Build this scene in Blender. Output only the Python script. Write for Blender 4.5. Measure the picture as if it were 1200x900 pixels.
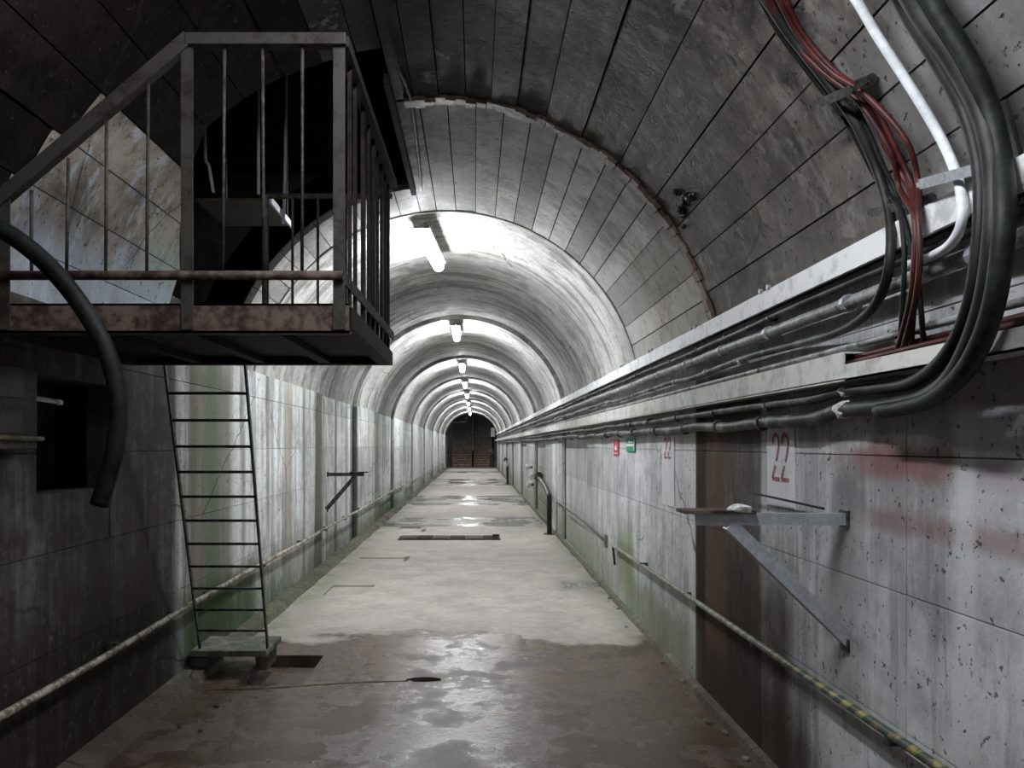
import bpy, bmesh, math, random
from mathutils import Vector, Matrix
random.seed(7)
for o in list(bpy.data.objects): bpy.data.objects.remove(o)
SC = bpy.context.scene
COL = SC.collection
# ------------------------------------------------------------------ camera, world, exposure
F, VU, VV, CZ = 900.0, 557.0, 521.0, 1.6          # focal length in px, vanishing point, eye height
cam = bpy.data.cameras.new('camera'); co = bpy.data.objects.new('camera', cam); COL.objects.link(co)
cam.sensor_width = 36; cam.lens = F/1200*36; cam.shift_x = (600-VU)/1200; cam.shift_y = (VV-450)/1200
cam.clip_start = .05; cam.clip_end = 300
co.location = (0, 0, CZ); co.rotation_euler = (math.pi/2, 0, 0); SC.camera = co
W = bpy.data.worlds.new('world'); SC.world = W; W.use_nodes = True
W.node_tree.nodes['Background'].inputs[0].default_value = (0, 0, 0, 1); W.node_tree.nodes['Background'].inputs[1].default_value = 0
SC.view_settings.view_transform = 'Standard'; SC.view_settings.look = 'None'; SC.view_settings.gamma = 1
SC.view_settings.use_curve_mapping = False; SC.view_settings.exposure = 2.38
LAMP = 26.0
# ------------------------------------------------------------------ tunnel numbers
XL, XR, XC, ZC, ZS = -2.0, 1.46, -.27, 1.953, 2.26
RA, RL, RD = 1.80, 1.765, 1.835                      # near vault, lamp rings, recessed rings
YB, Y1, Y2, PER, YE = -12.0, 4.78, 7.06, 2.95, 54.3
def rd(a): return a*math.pi/180
def P(u, v, y): return Vector(((u-VU)*y/F, y, CZ+(VV-v)*y/F))
def PX(u, v, x): return P(u, v, x*F/(u-VU))
def on_shell(u, v, off=.0, r=RA):                  # where the line of sight through a pixel meets the near vault or wall
    lo, hi = .5, 60
    def outside(y):
        p = P(u, v, y)
        if p.z > ZS: return math.hypot(p.x-XC, p.z-ZC) > r-off
        return p.x > XR-off or p.x < XL+off or p.z < 0
    for _ in range(50):
        m = (lo+hi)/2
        if outside(m): hi = m
        else: lo = m
    return P(u, v, lo)
def ext(pts):                                      # carry a cable on up the vault to the crown, beyond the top of the picture
    p = Vector(pts[0]); a = math.degrees(math.atan2(p.x-XC, p.z-ZC)); r = math.hypot(p.x-XC, p.z-ZC); out = []; k = a-12
    while k > 8: out.append(Vector((XC+r*math.sin(rd(k)), p.y, ZC+r*math.cos(rd(k))))); k -= 12
    return out[::-1]+list(pts)
# ------------------------------------------------------------------ materials
class N:
    def __init__(s, name):
        s.m = bpy.data.materials.new(name); s.m.use_nodes = True; s.t = s.m.node_tree
        s.b = s.t.nodes['Principled BSDF']; s.pos = s.n('ShaderNodeNewGeometry').outputs['Position']
        q = s.n('ShaderNodeSeparateXYZ'); s.l(s.pos, q.inputs[0]); s.x, s.y, s.z = q.outputs
    def n(s, k): return s.t.nodes.new(k)
    def l(s, a, b): s.t.links.new(a, b)
    def put(s, sock, v):
        if isinstance(v, bpy.types.NodeSocket): s.l(v, sock)
        elif isinstance(v, (tuple, list)): sock.default_value = tuple(v)+((1,) if len(v) == 3 and len(sock.default_value) == 4 else ())
        else: sock.default_value = v
    def ma(s, op, a, b=0., clamp=False):
        q = s.n('ShaderNodeMath'); q.operation = op; q.use_clamp = clamp; s.put(q.inputs[0], a); s.put(q.inputs[1], b); return q.outputs[0]
    def vec(s, a, b, c):
        q = s.n('ShaderNodeCombineXYZ')
        for i, v in enumerate((a, b, c)): s.put(q.inputs[i], v)
        return q.outputs[0]
    def noise(s, sc, det=6, ro=.6, vec=None, dist=0.):
        q = s.n('ShaderNodeTexNoise'); s.l(vec or s.pos, q.inputs['Vector'])
        q.inputs['Scale'].default_value = sc; q.inputs['Detail'].default_value = det; q.inputs['Roughness'].default_value = ro; q.inputs['Distortion'].default_value = dist
        return q.outputs['Fac']
    def mr(s, v, a, b, c=0., d=1., smooth=True):
        q = s.n('ShaderNodeMapRange'); q.interpolation_type = 'SMOOTHSTEP' if smooth else 'LINEAR'
        for i, w in enumerate((v, a, b, c, d)): s.put(q.inputs[i], w)
        return q.outputs[0]
    def mix(s, f, a, b, mode='MIX'):
        q = s.n('ShaderNodeMix'); q.data_type = 'RGBA'; q.blend_type = mode; s.put(q.inputs[0], f); s.put(q.inputs[6], a); s.put(q.inputs[7], b); return q.outputs[2]
    def win(s, v, lo, hi, sf): return s.ma('MULTIPLY', s.mr(v, lo-sf, lo+sf), s.mr(v, hi-sf, hi+sf, 1., 0.))
    def bump(s, h, st=.4, d=.02):
        q = s.n('ShaderNodeBump'); q.inputs['Strength'].default_value = st; q.inputs['Distance'].default_value = d; s.l(h, q.inputs['Height']); s.l(q.outputs[0], s.b.inputs['Normal'])
    def out(s, col, rough, metal=0., spec=None):
        s.put(s.b.inputs['Base Color'], col); s.put(s.b.inputs['Roughness'], rough); s.put(s.b.inputs['Metallic'], metal)
        if spec is not None: s.b.inputs['Specular IOR Level'].default_value = spec
        return s.m

def concrete(name, lo, hi, vault=False, streak=(.5, .035, (.08, .075, .07)), white=(.25, (.62, .62, .60)), stains_shade=(), rough=.8, wet=0., bump=.5, tint=.12, blot=.6, crack=.7, spec=.13, spk=1., soot=None):
    g = N(name)
    big = g.noise(.8, 6, .62); fine = g.noise(6.5, 8, .68); pit = g.noise(34, 3, .6)
    if vault:
        an = g.ma('ARCTAN2', g.ma('ADD', g.x, -XC), g.ma('ADD', g.z, -ZC))
        sv = g.vec(g.ma('MULTIPLY', an, .9), g.ma('MULTIPLY', g.y, 4.), 0.)
    else: sv = g.vec(g.ma('MULTIPLY', g.x, 4.), g.ma('MULTIPLY', g.y, 4.), g.ma('MULTIPLY', g.z, .35))
    st = g.noise(1., 9, .68, sv); st2 = g.noise(2.3, 8, .68, sv); spn = g.noise(17, 5, .7)
    f = g.ma('ADD', g.ma('MULTIPLY', big, .6), g.ma('MULTIPLY', fine, .4))
    col = g.mix(g.mr(f, .38, .62), lo, hi)
    col = g.mix(g.ma('MULTIPLY', g.mr(g.noise(2.1, 10, .74), .5, .6), blot), col, tuple(c*.4 for c in lo))
    col = g.mix(g.ma('MULTIPLY', g.mr(st2, .51, .62), white[0]), col, white[1])
    col = g.mix(g.ma('MULTIPLY', g.mr(st, .51, .6), streak[0]), col, streak[2])
    for (y0, y1, sy, z0, z1, sz, c, amt, nz) in stains_shade:
        dy = g.ma('ADD', g.y, g.ma('MULTIPLY', g.ma('SUBTRACT', st, .5), nz))
        dz = g.ma('ADD', g.z, g.ma('MULTIPLY', g.ma('SUBTRACT', fine, .5), nz))
        m = g.ma('MULTIPLY', g.win(dy, y0, y1, sy), g.win(dz, z0, z1, sz))
        m = g.ma('MULTIPLY', g.ma('MULTIPLY', m, g.mr(g.ma('ADD', g.ma('MULTIPLY', st2, .5), g.ma('MULTIPLY', fine, .5)), .3, .55, .7, 1.)), amt)
        col = g.mix(m, col, c)
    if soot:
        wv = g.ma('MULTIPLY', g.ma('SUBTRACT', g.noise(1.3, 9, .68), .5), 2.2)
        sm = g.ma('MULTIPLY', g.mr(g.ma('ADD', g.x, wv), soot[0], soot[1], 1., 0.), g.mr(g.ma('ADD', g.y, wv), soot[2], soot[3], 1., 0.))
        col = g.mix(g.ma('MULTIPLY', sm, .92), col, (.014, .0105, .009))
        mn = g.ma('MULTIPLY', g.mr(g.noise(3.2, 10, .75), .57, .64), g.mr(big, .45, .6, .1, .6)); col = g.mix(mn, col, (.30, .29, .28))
    vo = g.n('ShaderNodeTexVoronoi'); vo.feature = 'DISTANCE_TO_EDGE'; vo.inputs['Scale'].default_value = .55
    dv = g.n('ShaderNodeMix'); dv.data_type = 'VECTOR'; dv.inputs[0].default_value = .22; g.l(g.pos, dv.inputs[4]); nt = g.n('ShaderNodeTexNoise'); nt.inputs['Scale'].default_value = 1.6; nt.inputs['Detail'].default_value = 8; g.l(g.pos, nt.inputs['Vector']); g.l(nt.outputs['Color'], dv.inputs[5]); g.l(dv.outputs[1], vo.inputs['Vector'])
    crk = g.ma('MULTIPLY', g.mr(vo.outputs['Distance'], .001, .0045, 1., 0.), g.mr(big, .45, .55, 0., crack))
    col = g.mix(crk, col, (.03, .028, .026))
    col = g.mix(g.ma('MULTIPLY', g.mr(spn, .58, .68), g.mr(big, .42, .58, .15*spk, .75*spk)), col, tuple(c*.3 for c in lo))
    col = g.mix(g.mr(pit, .62, .70, 0., .75), col, (.04, .04, .04))
    oi = g.n('ShaderNodeObjectInfo').outputs['Random']
    v = g.mr(oi, 0., 1., 1-tint, 1+tint, False)
    col = g.mix(1., col, g.vec(v, v, v), 'MULTIPLY')
    h = g.ma('ADD', g.ma('MULTIPLY', fine, .6), g.ma('MULTIPLY', g.mr(pit, .6, .75, 1., 0.), .35))
    g.bump(h, bump, .02)
    r = g.mr(big, .3, .7, rough-wet, rough) if wet else rough
    return g.out(col, r, 0., spec)

def metal(name, c1, c2, sc=9., rough=.6, met=.0, t0=.42, t1=.6, bump=.25, spec=.3):
    g = N(name); a = g.noise(sc, 7, .65); b = g.noise(sc*4, 4, .6)
    f = g.ma('ADD', g.ma('MULTIPLY', a, .7), g.ma('MULTIPLY', b, .3))
    g.bump(b, bump, .004)
    return g.out(g.mix(g.mr(f, t0, t1), c1, c2), rough, met, spec)

BROWN, RUST, GREEN, LIME, REDP = (.075, .052, .04), (.15, .075, .045), (.05, .085, .035), (.19, .24, .11), (.22, .085, .08)
BLK = (.025, .023, .022)
M = {}
rs = random.Random(21); STK = [(y, y+rs.uniform(.06, .3), .05, rs.uniform(-.2, .9), 2.4, .3, rs.choice([(.16, .15, .11), (.10, .10, .085), (.13, .16, .09), (.24, .20, .15)]), rs.uniform(.5, .85), .35) for y in (6.55, 7.35, 8.9, 11.3, 12.2, 14.3, 17.4)]
M['left'] = concrete('left wall concrete', (.46, .465, .45), (.72, .73, .73), white=(.5, (.80, .82, .84)), blot=.4, stains_shade=[
    (-13, 5.15, .10, -.2, 2.4, .2, (.048, .037, .032), .97, .5), (-13, 4.9, .3, -.3, .8, .25, (.022, .015, .013), .9, .3), (-13, 3.3, .2, -.3, 2.4, .2, (.025, .019, .016), .8, .4),  # near wall: dark brown, with the platform's shade put into the colour
    (5.35, 6.3, .1, .1, 2.3, .2, (.17, .155, .105), .85, .3), (5.75, 6.0, .08, .3, 2.4, .3, (.13, .20, .12), .7, .35),
    (5.2, 7.0, .2, -.2, .55, .14, GREEN, .95, .3), (7.0, 8.6, .5, -.2, .40, .35, (.07, .10, .045), .85, .9), (9.0, 10.2, .4, -.2, .35, .3, (.07, .10, .045), .8, .9), (9.6, 10.2, .12, -.2, 2.4, .2, (.085, .10, .06), .9, .6),
    (8.0, 8.35, .1, .2, 2.4, .3, (.30, .27, .20), .7, .2), (10.6, 13.2, .5, -.2, .32, .3, (.07, .09, .05), .7, .8),
    (12.7, 13.1, .06, -.2, 2.4, .2, (.06, .07, .06), .8, .1), (15.2, 16.2, .2, -.2, 2.4, .2, (.13, .15, .09), .7, .2), (16, 50, .5, -.2, .3, .2, (.15, .19, .11), .6, .4), (13, 20, .5, -.2, .35, .2, (.09, .13, .06), .8, .4)]+STK)
M['right'] = concrete('right wall concrete', (.44, .44, .45), (.68, .68, .70), blot=.4, spk=.2, streak=(.4, .03, (.16, .155, .15)), white=(.5, (.76, .76, .78)), stains_shade=[
    (3.93, 5.08, .03, -.2, 2.0, .1, (.075, .06, .05), .95, .10), (4.50, 4.82, .05, -.2, 2.1, .1, (.13, .075, .05), .8, .25), (4.86, 5.09, .03, -.2, 2.0, .1, (.03, .02, .016), .95, .06),
    (3.5, 4.5, .15, -.2, 1.0, .25, (.05, .034, .026), .95, .5), (3.2, 5.1, .3, -.2, .35, .15, (.05, .034, .026), .9, .3),
    (5.09, 5.25, .03, .1, 2.0, .2, (.68, .68, .65), .8, .1), (5.1, 7.4, .3, -.2, .42, .15, (.16, .19, .11), .8, .35), (7.1, 7.9, .15, .1, .8, .25, LIME, .8, .4),
    (1.8, 2.95, .15, 1.475, 1.60, .035, REDP, .75, .14), (1.9, 2.9, .15, 1.29, 1.37, .025, REDP, .55, .10), (2.5, 3.2, .2, 1.5, 1.62, .05, REDP, .3, .2),
    (2.24, 2.34, .025, -.2, 1.75, .15, (.72, .72, .74), .65, .05), (1.75, 2.3, .15, 1.4, 1.75, .1, (.6, .62, .68), .5, .2),
    (2.9, 3.15, .1, .55, 1.3, .1, (.16, .155, .15), .55, .25), (2.85, 3.1, .08, 1.35, 1.48, .05, (.1, .1, .1), .6, .2),
    (8, 54, .5, -.2, .45, .25, (.24, .27, .18), .65, .5), (9, 54, 1, -.2, 2.3, .2, (.38, .41, .32), .35, .5), (16.5, 19.5, .3, -.2, 1.1, .3, (.2, .2, .12), .6, .4)])
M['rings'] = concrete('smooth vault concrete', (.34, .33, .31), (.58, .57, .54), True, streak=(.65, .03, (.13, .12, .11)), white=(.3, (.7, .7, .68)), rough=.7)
M['recess'] = concrete('darker vault concrete', (.20, .19, .18), (.38, .37, .35), True, streak=(.7, .03, (.08, .075, .07)), white=(.25, (.6, .6, .58)), rough=.7)  # recessed rings: copy of the ring concrete, their shade put into the darker colour
M['plankB'] = concrete('board marked vault concrete', (.16, .15, .135), (.34, .325, .30), False, streak=(.6, .03, (.09, .085, .08)), white=(.2, (.6, .6, .6)), rough=.7, wet=.2, tint=.28, blot=.75, soot=(-.9, 1.2, 4.6, 6.6), stains_shade=[
    (4.8, 7, .3, 2.2, 3.0, .3, (.36, .33, .27), .5, .4), (6.1, 7.1, .2, 2.3, 3.9, .3, (.5, .5, .5), .35, .3)])
M['plankA'] = concrete('sooty board marked vault concrete', (.026, .021, .017), (.135, .114, .097), False, streak=(.6, .03, (.03, .027, .025)), white=(.25, (.36, .35, .34)), rough=.7, wet=.28, tint=.3, bump=.8, blot=.85, soot=(-.7, 1.5, 5.6, 7.5), stains_shade=[
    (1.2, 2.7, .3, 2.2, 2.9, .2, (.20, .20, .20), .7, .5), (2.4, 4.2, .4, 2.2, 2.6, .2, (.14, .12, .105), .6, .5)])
M['plankS'] = concrete('sooty shaded vault concrete', (.0035, .0028, .0024), (.017, .012, .010), False, streak=(.6, .03, (.007, .006, .005)), white=(.12, (.06, .048, .04)), rough=.85, wet=.1, tint=.3, bump=.8, spec=.06)  # soot, plus shade painted in on the lower left haunch
M['plankL'] = concrete('lit haunch concrete', (.26, .22, .18), (.5, .44, .38), False, streak=(.4, .03, (.12, .11, .1)), white=(.7, (.62, .68, .78)), rough=.75, stains_shade=[  # lit patch of the left haunch, lamp light put into the paler colour
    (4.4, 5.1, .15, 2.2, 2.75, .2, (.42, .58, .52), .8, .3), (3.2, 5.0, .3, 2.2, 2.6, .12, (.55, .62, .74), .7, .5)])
M['shaft'] = concrete('black shaft concrete', (.012, .011, .01), (.04, .036, .033), streak=(.6, .03, (.01, .01, .01)), white=(.1, (.1, .1, .1)))
M['back'] = concrete('joint mortar', (.045, .04, .037), (.12, .105, .095), bump=.6)
M['rib'] = concrete('rusty joint rib', (.10, .065, .048), (.24, .17, .13), True, streak=(.5, .03, (.05, .035, .03)), white=(.3, (.34, .27, .22)), rough=.6, wet=.3, bump=1.)
def floor_mat():
    g = N('wet concrete floor'); big = g.noise(.55, 6, .6); mid = g.noise(2.2, 8, .65); fine = g.noise(12, 6, .7); vf = g.noise(60, 3, .6)
    dry = g.mix(g.mr(g.ma('ADD', g.ma('MULTIPLY', mid, .6), g.ma('MULTIPLY', fine, .4)), .35, .65), (.36, .325, .29), (.57, .525, .475))
    dry = g.mix(g.ma('MULTIPLY', g.mr(big, .5, .68), .4), dry, (.30, .285, .25))
    wetc = g.mix(g.mr(g.ma('ADD', g.ma('MULTIPLY', mid, .7), g.ma('MULTIPLY', fine, .3)), .36, .62), (.05, .032, .022), (.21, .148, .112))
    wetc = g.mix(g.mr(fine, .62, .74, 0., .6), wetc, (.32, .25, .20))
    wob = g.ma('MULTIPLY', g.ma('SUBTRACT', g.noise(.9, 5, .6), .5), 2.6)
    yy = g.ma('ADD', g.y, wob)
    near = g.mr(yy, 6.35, 6.6, 1., 0.)
    edges = g.ma('MAXIMUM', g.mr(g.x, 1.12, 1.45), g.mr(g.x, -1.35, -1.8)); gr = g.ma('MULTIPLY', edges, g.mr(mid, .35, .6))
    col = g.mix(g.ma('MULTIPLY', gr, .75), dry, (.17, .19, .10))
    pud = g.win(g.ma('ADD', g.y, g.ma('MULTIPLY', wob, .35)), 15.0, 17.0, .12)
    for a, b in ((20.2, 24.3), (30., 36.), (43., 46.)): pud = g.ma('MAXIMUM', pud, g.win(g.ma('ADD', g.y, g.ma('MULTIPLY', wob, .6)), a, b, .25))
    spot = g.ma('MULTIPLY', g.win(yy, 8.2, 9.2, .3), g.win(g.ma('ADD', g.x, g.ma('MULTIPLY', wob, .3)), .85, 1.5, .15))
    pud = g.ma('MULTIPLY', pud, g.mr(g.noise(.9, 7, .65), .42, .54, .15, 1.)); pud = g.ma('MAXIMUM', pud, g.ma('MULTIPLY', spot, .8))
    col = g.mix(g.ma('MULTIPLY', pud, .75), col, (.17, .165, .155))
    # muddy zone by the left foreground and the lower edge
    col = g.mix(near, col, wetc)
    mud = g.ma('MULTIPLY', near, g.mr(g.y, 5.3, 3.6)); col = g.mix(g.ma('MULTIPLY', mud, g.mr(mid, .4, .55)), col, (.06, .038, .027))
    gl = g.ma('MAXIMUM', g.ma('MULTIPLY', near, g.mr(mid, .42, .55, .45, 1.06)), pud)
    rough = g.mr(gl, 0., 1., .8, .13, False); rough = g.ma('ADD', rough, g.ma('MULTIPLY', g.ma('SUBTRACT', fine, .5), .25), True)
    h = g.ma('ADD', g.ma('MULTIPLY', fine, .55), g.ma('ADD', g.ma('MULTIPLY', vf, .34), g.ma('MULTIPLY', mid, .6)))
    q = g.n('ShaderNodeBump'); q.inputs['Distance'].default_value = .02; g.l(h, q.inputs['Height']); g.put(q.inputs['Strength'], g.mr(pud, 0., 1., .42, .2, False)); g.l(q.outputs[0], g.b.inputs['Normal'])
    return g.out(col, rough, 0., .75)
M['floor'] = floor_mat()
M['kerb'] = concrete('kerb concrete', (.09, .075, .06), (.22, .195, .155), stains_shade=[(-13, 4.9, .3, -1, 1, .2, BROWN, .7, .5), (5.5, 14, .5, -1, 1, .2, (.15, .16, .10), .5, .5)])
M['pit'] = concrete('pit concrete', (.10, .085, .075), (.19, .165, .15), rough=.5, wet=.25)
M['slab'] = concrete('slab concrete', (.17, .175, .14), (.32, .32, .27))
M['rust'] = metal('rusty painted steel', (.024, .011, .0075), (.115, .083, .069), 7., .65, .0, .40, .62)
M['rustdark'] = metal('dark rusted steel', (.006, .0045, .004), (.02, .014, .012), 6., .7, .0, spec=.15)
M['rail'] = metal('grey rail paint with rust', (.014, .008, .006), (.034, .03, .027), 11., .65, .0, .36, .54)
M['rod'] = metal('dark iron rod', (.018, .013, .011), (.055, .046, .04), 15., .6, .0)
M['steel'] = metal('galvanised steel', (.32, .335, .36), (.42, .435, .46), 14., .45, .3)
M['steeldk'] = metal('dark grimy steel', (.03, .028, .027), (.10, .095, .09), 14., .5, .4)
M['black'] = metal('black cable sheath', (.004, .004, .0045), (.012, .0125, .012), 10., .6, spec=.15)
M['blackgreen'] = metal('black green cable sheath', (.006, .008, .0065), (.016, .021, .017), 10., .55, spec=.2)
M['grey'] = metal('grey conduit', (.06, .06, .06), (.30, .30, .295), 8., .5, 0., .35, .6)
def dusty():
    g = N('dusty black cable'); a = g.noise(6, 7, .65); d = g.ma('MULTIPLY', g.mr(a, .42, .66), g.mr(g.y, 2.5, 3.6, .12, 1.))
    return g.out(g.mix(d, (.008, .0095, .0085), (.17, .17, .17)), .52, 0., .2)
M['greycable'] = dusty()
M['white'] = metal('white painted metal', (.46, .46, .46), (.72, .72, .73), 5., .5, 0., .36, .52)
M['cream'] = metal('cream trunking cover', (.42, .42, .39), (.63, .63, .59), 6., .5, 0., .36, .55)
M['whitepipe'] = metal('white conduit pipe', (.60, .61, .64), (.74, .75, .79), 9., .4)
M['red'] = metal('red cable sheath', (.03, .005, .005), (.075, .011, .010), 9., .5)
M['cement'] = metal('pale filler lump', (.46, .45, .43), (.72, .71, .70), 20., .8)
M['leftpipe'] = metal('cream pipe with rust', (.13, .085, .05), (.42, .40, .33), 7., .55, 0., .42, .56)
M['wood'] = metal('brown timber tread', (.32, .21, .15), (.6, .44, .35), 5., .7)
M['woodrise'] = metal('brown timber riser', (.15, .09, .065), (.36, .25, .2), 5., .7)
M['darkstep'] = metal('dark step', (.20, .18, .175), (.40, .37, .36), 5., .7)
M['paint'] = metal('white paint patch', (.60, .60, .62), (.74, .73, .75), 7., .8, 0., .3, .6)
M['redpaint'] = metal('red stencil paint', (.33, .10, .12), (.52, .30, .32), 26., .8, 0., .45, .7)
M['redsign'] = metal('red sign', (.45, .04, .05), (.55, .07, .08), 12., .5)
M['greensign'] = metal('green sign', (.01, .26, .12), (.02, .34, .17), 12., .5)
M['signwhite'] = metal('white sign print', (.72, .74, .72), (.82, .82, .8), 12., .5)
M['tar'] = metal('black tar', (.006, .006, .006), (.03, .028, .026), 12., .35)
M['box'] = metal('dark grey box', (.03, .027, .024), (.075, .066, .058), 8., .6)
M['olive'] = metal('olive pipe', (.06, .05, .025), (.16, .14, .06), 12., .6)
def lamp_mat(k=1., name='lit lamp diffuser'):
    g = N(name); g.out((.9, .9, .9), .4); g.b.inputs['Emission Color'].default_value = (.92, .96, 1, 1); g.b.inputs['Emission Strength'].default_value = LAMP*k; return g.m
M['lamp'] = lamp_mat(); M['lampdim'] = lamp_mat(.9, 'dimmer lamp diffuser')  # second one: lower strength for the lamps above and behind the viewer
def stripe_mat():
    g = N('yellow and green striped tape'); a = g.ma('ADD', g.ma('MULTIPLY', g.y, 9.), g.ma('MULTIPLY', g.z, 9.)); s = g.mr(g.ma('FRACT', a), .48, .52)
    d = g.noise(14, 6, .65); gr = g.noise(3, 5, .6)
    c = g.mix(s, (.03, .055, .032), (.25, .22, .07)); c = g.mix(g.mr(d, .5, .66, 0., .7), c, (.10, .09, .075))
    c = g.mix(g.mr(g.y, 3.0, 5.0, 0., .6), c, (.30, .295, .24)); c = g.mix(g.mr(g.ma('ADD', d, g.mr(s, 0., 1., 0., .06)), .56, .6, 0., .75), c, (.05, .05, .04))
    return g.out(c, .55)
M['stripe'] = stripe_mat()
# ------------------------------------------------------------------ mesh helpers
class MB:
    def __init__(s): s.v = []; s.f = []
    def add(s, vs, fs):
        b = len(s.v); s.v += [Vector(p) for p in vs]; s.f += [tuple(b+i for i in f) for f in fs]; return s
    def box(s, x0, x1, y0, y1, z0, z1):
        return s.add([(x, y, z) for x in (x0, x1) for y in (y0, y1) for z in (z0, z1)], [(0, 1, 3, 2), (4, 6, 7, 5), (0, 4, 5, 1), (2, 3, 7, 6), (0, 2, 6, 4), (1, 5, 7, 3)])
    def bar(s, a, b, w, h, up=(0, 0, 1)):           # a rectangular bar from a to b, w wide, h tall
        a, b = Vector(a), Vector(b); d = (b-a).normalized(); r = d.cross(Vector(up))
        if r.length < 1e-4: r = d.cross(Vector((0, 1, 0)))
        r.normalize(); u = r.cross(d)
        return s.add([p+r*(i*w/2)+u*(j*h/2) for p in (a, b) for i in (-1, 1) for j in (-1, 1)], [(0, 1, 3, 2), (4, 6, 7, 5), (0, 4, 5, 1), (2, 3, 7, 6), (0, 2, 6, 4), (1, 5, 7, 3)])
    def angle(s, a, b, w, t, up, side):              # an L-section from a to b: flanges along up and side
        a, b, up, side = Vector(a), Vector(b), Vector(up).normalized(), Vector(side).normalized()
        prof = [(0, 0), (w, 0), (w, t), (t, t), (t, w), (0, w)]
        vs = [p+side*i+up*j for p in (a, b) for i, j in prof]
        return s.add(vs, [tuple(range(6)), tuple(range(11, 5, -1))]+[(i, (i+1) % 6, 6+(i+1) % 6, 6+i) for i in range(6)])
    def tube(s, pts, r, n=10):
        pts = [Vector(p) for p in pts]; k = len(pts); rs = r if isinstance(r, (list, tuple)) else [r]*k
        t = [(pts[min(i+1, k-1)]-pts[max(i-1, 0)]).normalized() for i in range(k)]
        u = t[0].orthogonal().normalized(); vs = []
        for i in range(k):
            u = (u-t[i]*u.dot(t[i])).normalized(); w = t[i].cross(u)
            vs += [pts[i]+(u*math.cos(6.28319*j/n)+w*math.sin(6.28319*j/n))*rs[i] for j in range(n)]
        fs = [(i*n+j, i*n+(j+1) % n, (i+1)*n+(j+1) % n, (i+1)*n+j) for i in range(k-1) for j in range(n)]
        return s.add(vs, fs+[tuple(range(n-1, -1, -1)), tuple((k-1)*n+j for j in range(n))])
    def arch(s, a0, a1, y0, y1, r0, r1, step=3., y1b=None):    # a closed piece of vault between two angles (degrees from the crown)
        n = max(1, int(math.ceil((a1-a0)/step))); vs = []
        for i in range(n+1):
            a = rd(a0+(a1-a0)*i/n); c, q = math.sin(a), math.cos(a); ye = y1 if y1b is None else y1+(y1b-y1)*i/n
            vs += [(XC+c*r, y, ZC+q*r) for (r, y) in ((r0, y0), (r0, ye), (r1, ye), (r1, y0))]
        fs = [(4*i+j, 4*i+(j+1) % 4, 4*i+4+(j+1) % 4, 4*i+4+j) for i in range(n) for j in range(4)]
        return s.add(vs, fs+[(3, 2, 1, 0), tuple(4*n+j for j in range(4))])
    def lump(s, c, r, seed, sq=(1, 1, 1), sub=2):
        bm = bmesh.new(); bmesh.ops.create_icosphere(bm, subdivisions=sub, radius=1); rr = random.Random(seed)
        vs = [Vector(c)+Vector([v.co[i]*sq[i] for i in range(3)])*r*rr.uniform(.72, 1.15) for v in bm.verts]
        fs = [tuple(x.index for x in f.verts) for f in bm.faces]; bm.free(); return s.add(vs, fs)
    def mesh(s, name, smooth=False, off=Vector((0, 0, 0))):
        me = bpy.data.meshes.new(name); me.from_pydata([tuple(p-off) for p in s.v], [], s.f)
        bm = bmesh.new(); bm.from_mesh(me); bmesh.ops.recalc_face_normals(bm, faces=bm.faces); bm.to_mesh(me); bm.free()
        if smooth:
            me.polygons.foreach_set('use_smooth', [len(p.vertices) <= 4 for p in me.polygons])
        return me
    def build(s, name, mat, parent=None, smooth=False, bevel=0.):
        me = s.mesh(name, smooth, root_loc(parent)); me.materials.append(M[mat]); o = link(name, me, parent)
        if bevel:
            m = o.modifiers.new('bevel', 'BEVEL'); m.width = bevel; m.segments = 2; m.limit_method = 'ANGLE'
        return o
def root_loc(o):
    r = Vector((0, 0, 0))
    while o is not None: r += o.location; o = o.parent
    return r
def link(name, data, parent=None, loc=None):
    o = bpy.data.objects.new(name, data); COL.objects.link(o); o.parent = parent
    if loc is not None: o.location = Vector(loc)-root_loc(parent)
    return o
def tag(o, label, cat, group=None):
    o['label'] = label; o['category'] = cat
    if group: o['group'] = group
    return o
def thing(name, loc, label, cat, group=None):
    o = link(name, None, None, loc); o.empty_display_size = .1; return tag(o, label, cat, group)
def struct(o): o['kind'] = 'structure'; return o
def smoothpath(pts, n=8):
    pts = [Vector(p) for p in pts]; q = [pts[0]*2-pts[1]]+pts+[pts[-1]*2-pts[-2]]; out = []
    for i in range(1, len(q)-2):
        a, b, c, d = q[i-1:i+3]
        for k in range(n):
            t = k/n; out.append(.5*((2*b)+(c-a)*t+(2*a-5*b+4*c-d)*t*t+(3*b-a-3*c+d)*t**3))
    return out+[pts[-1]]
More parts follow.
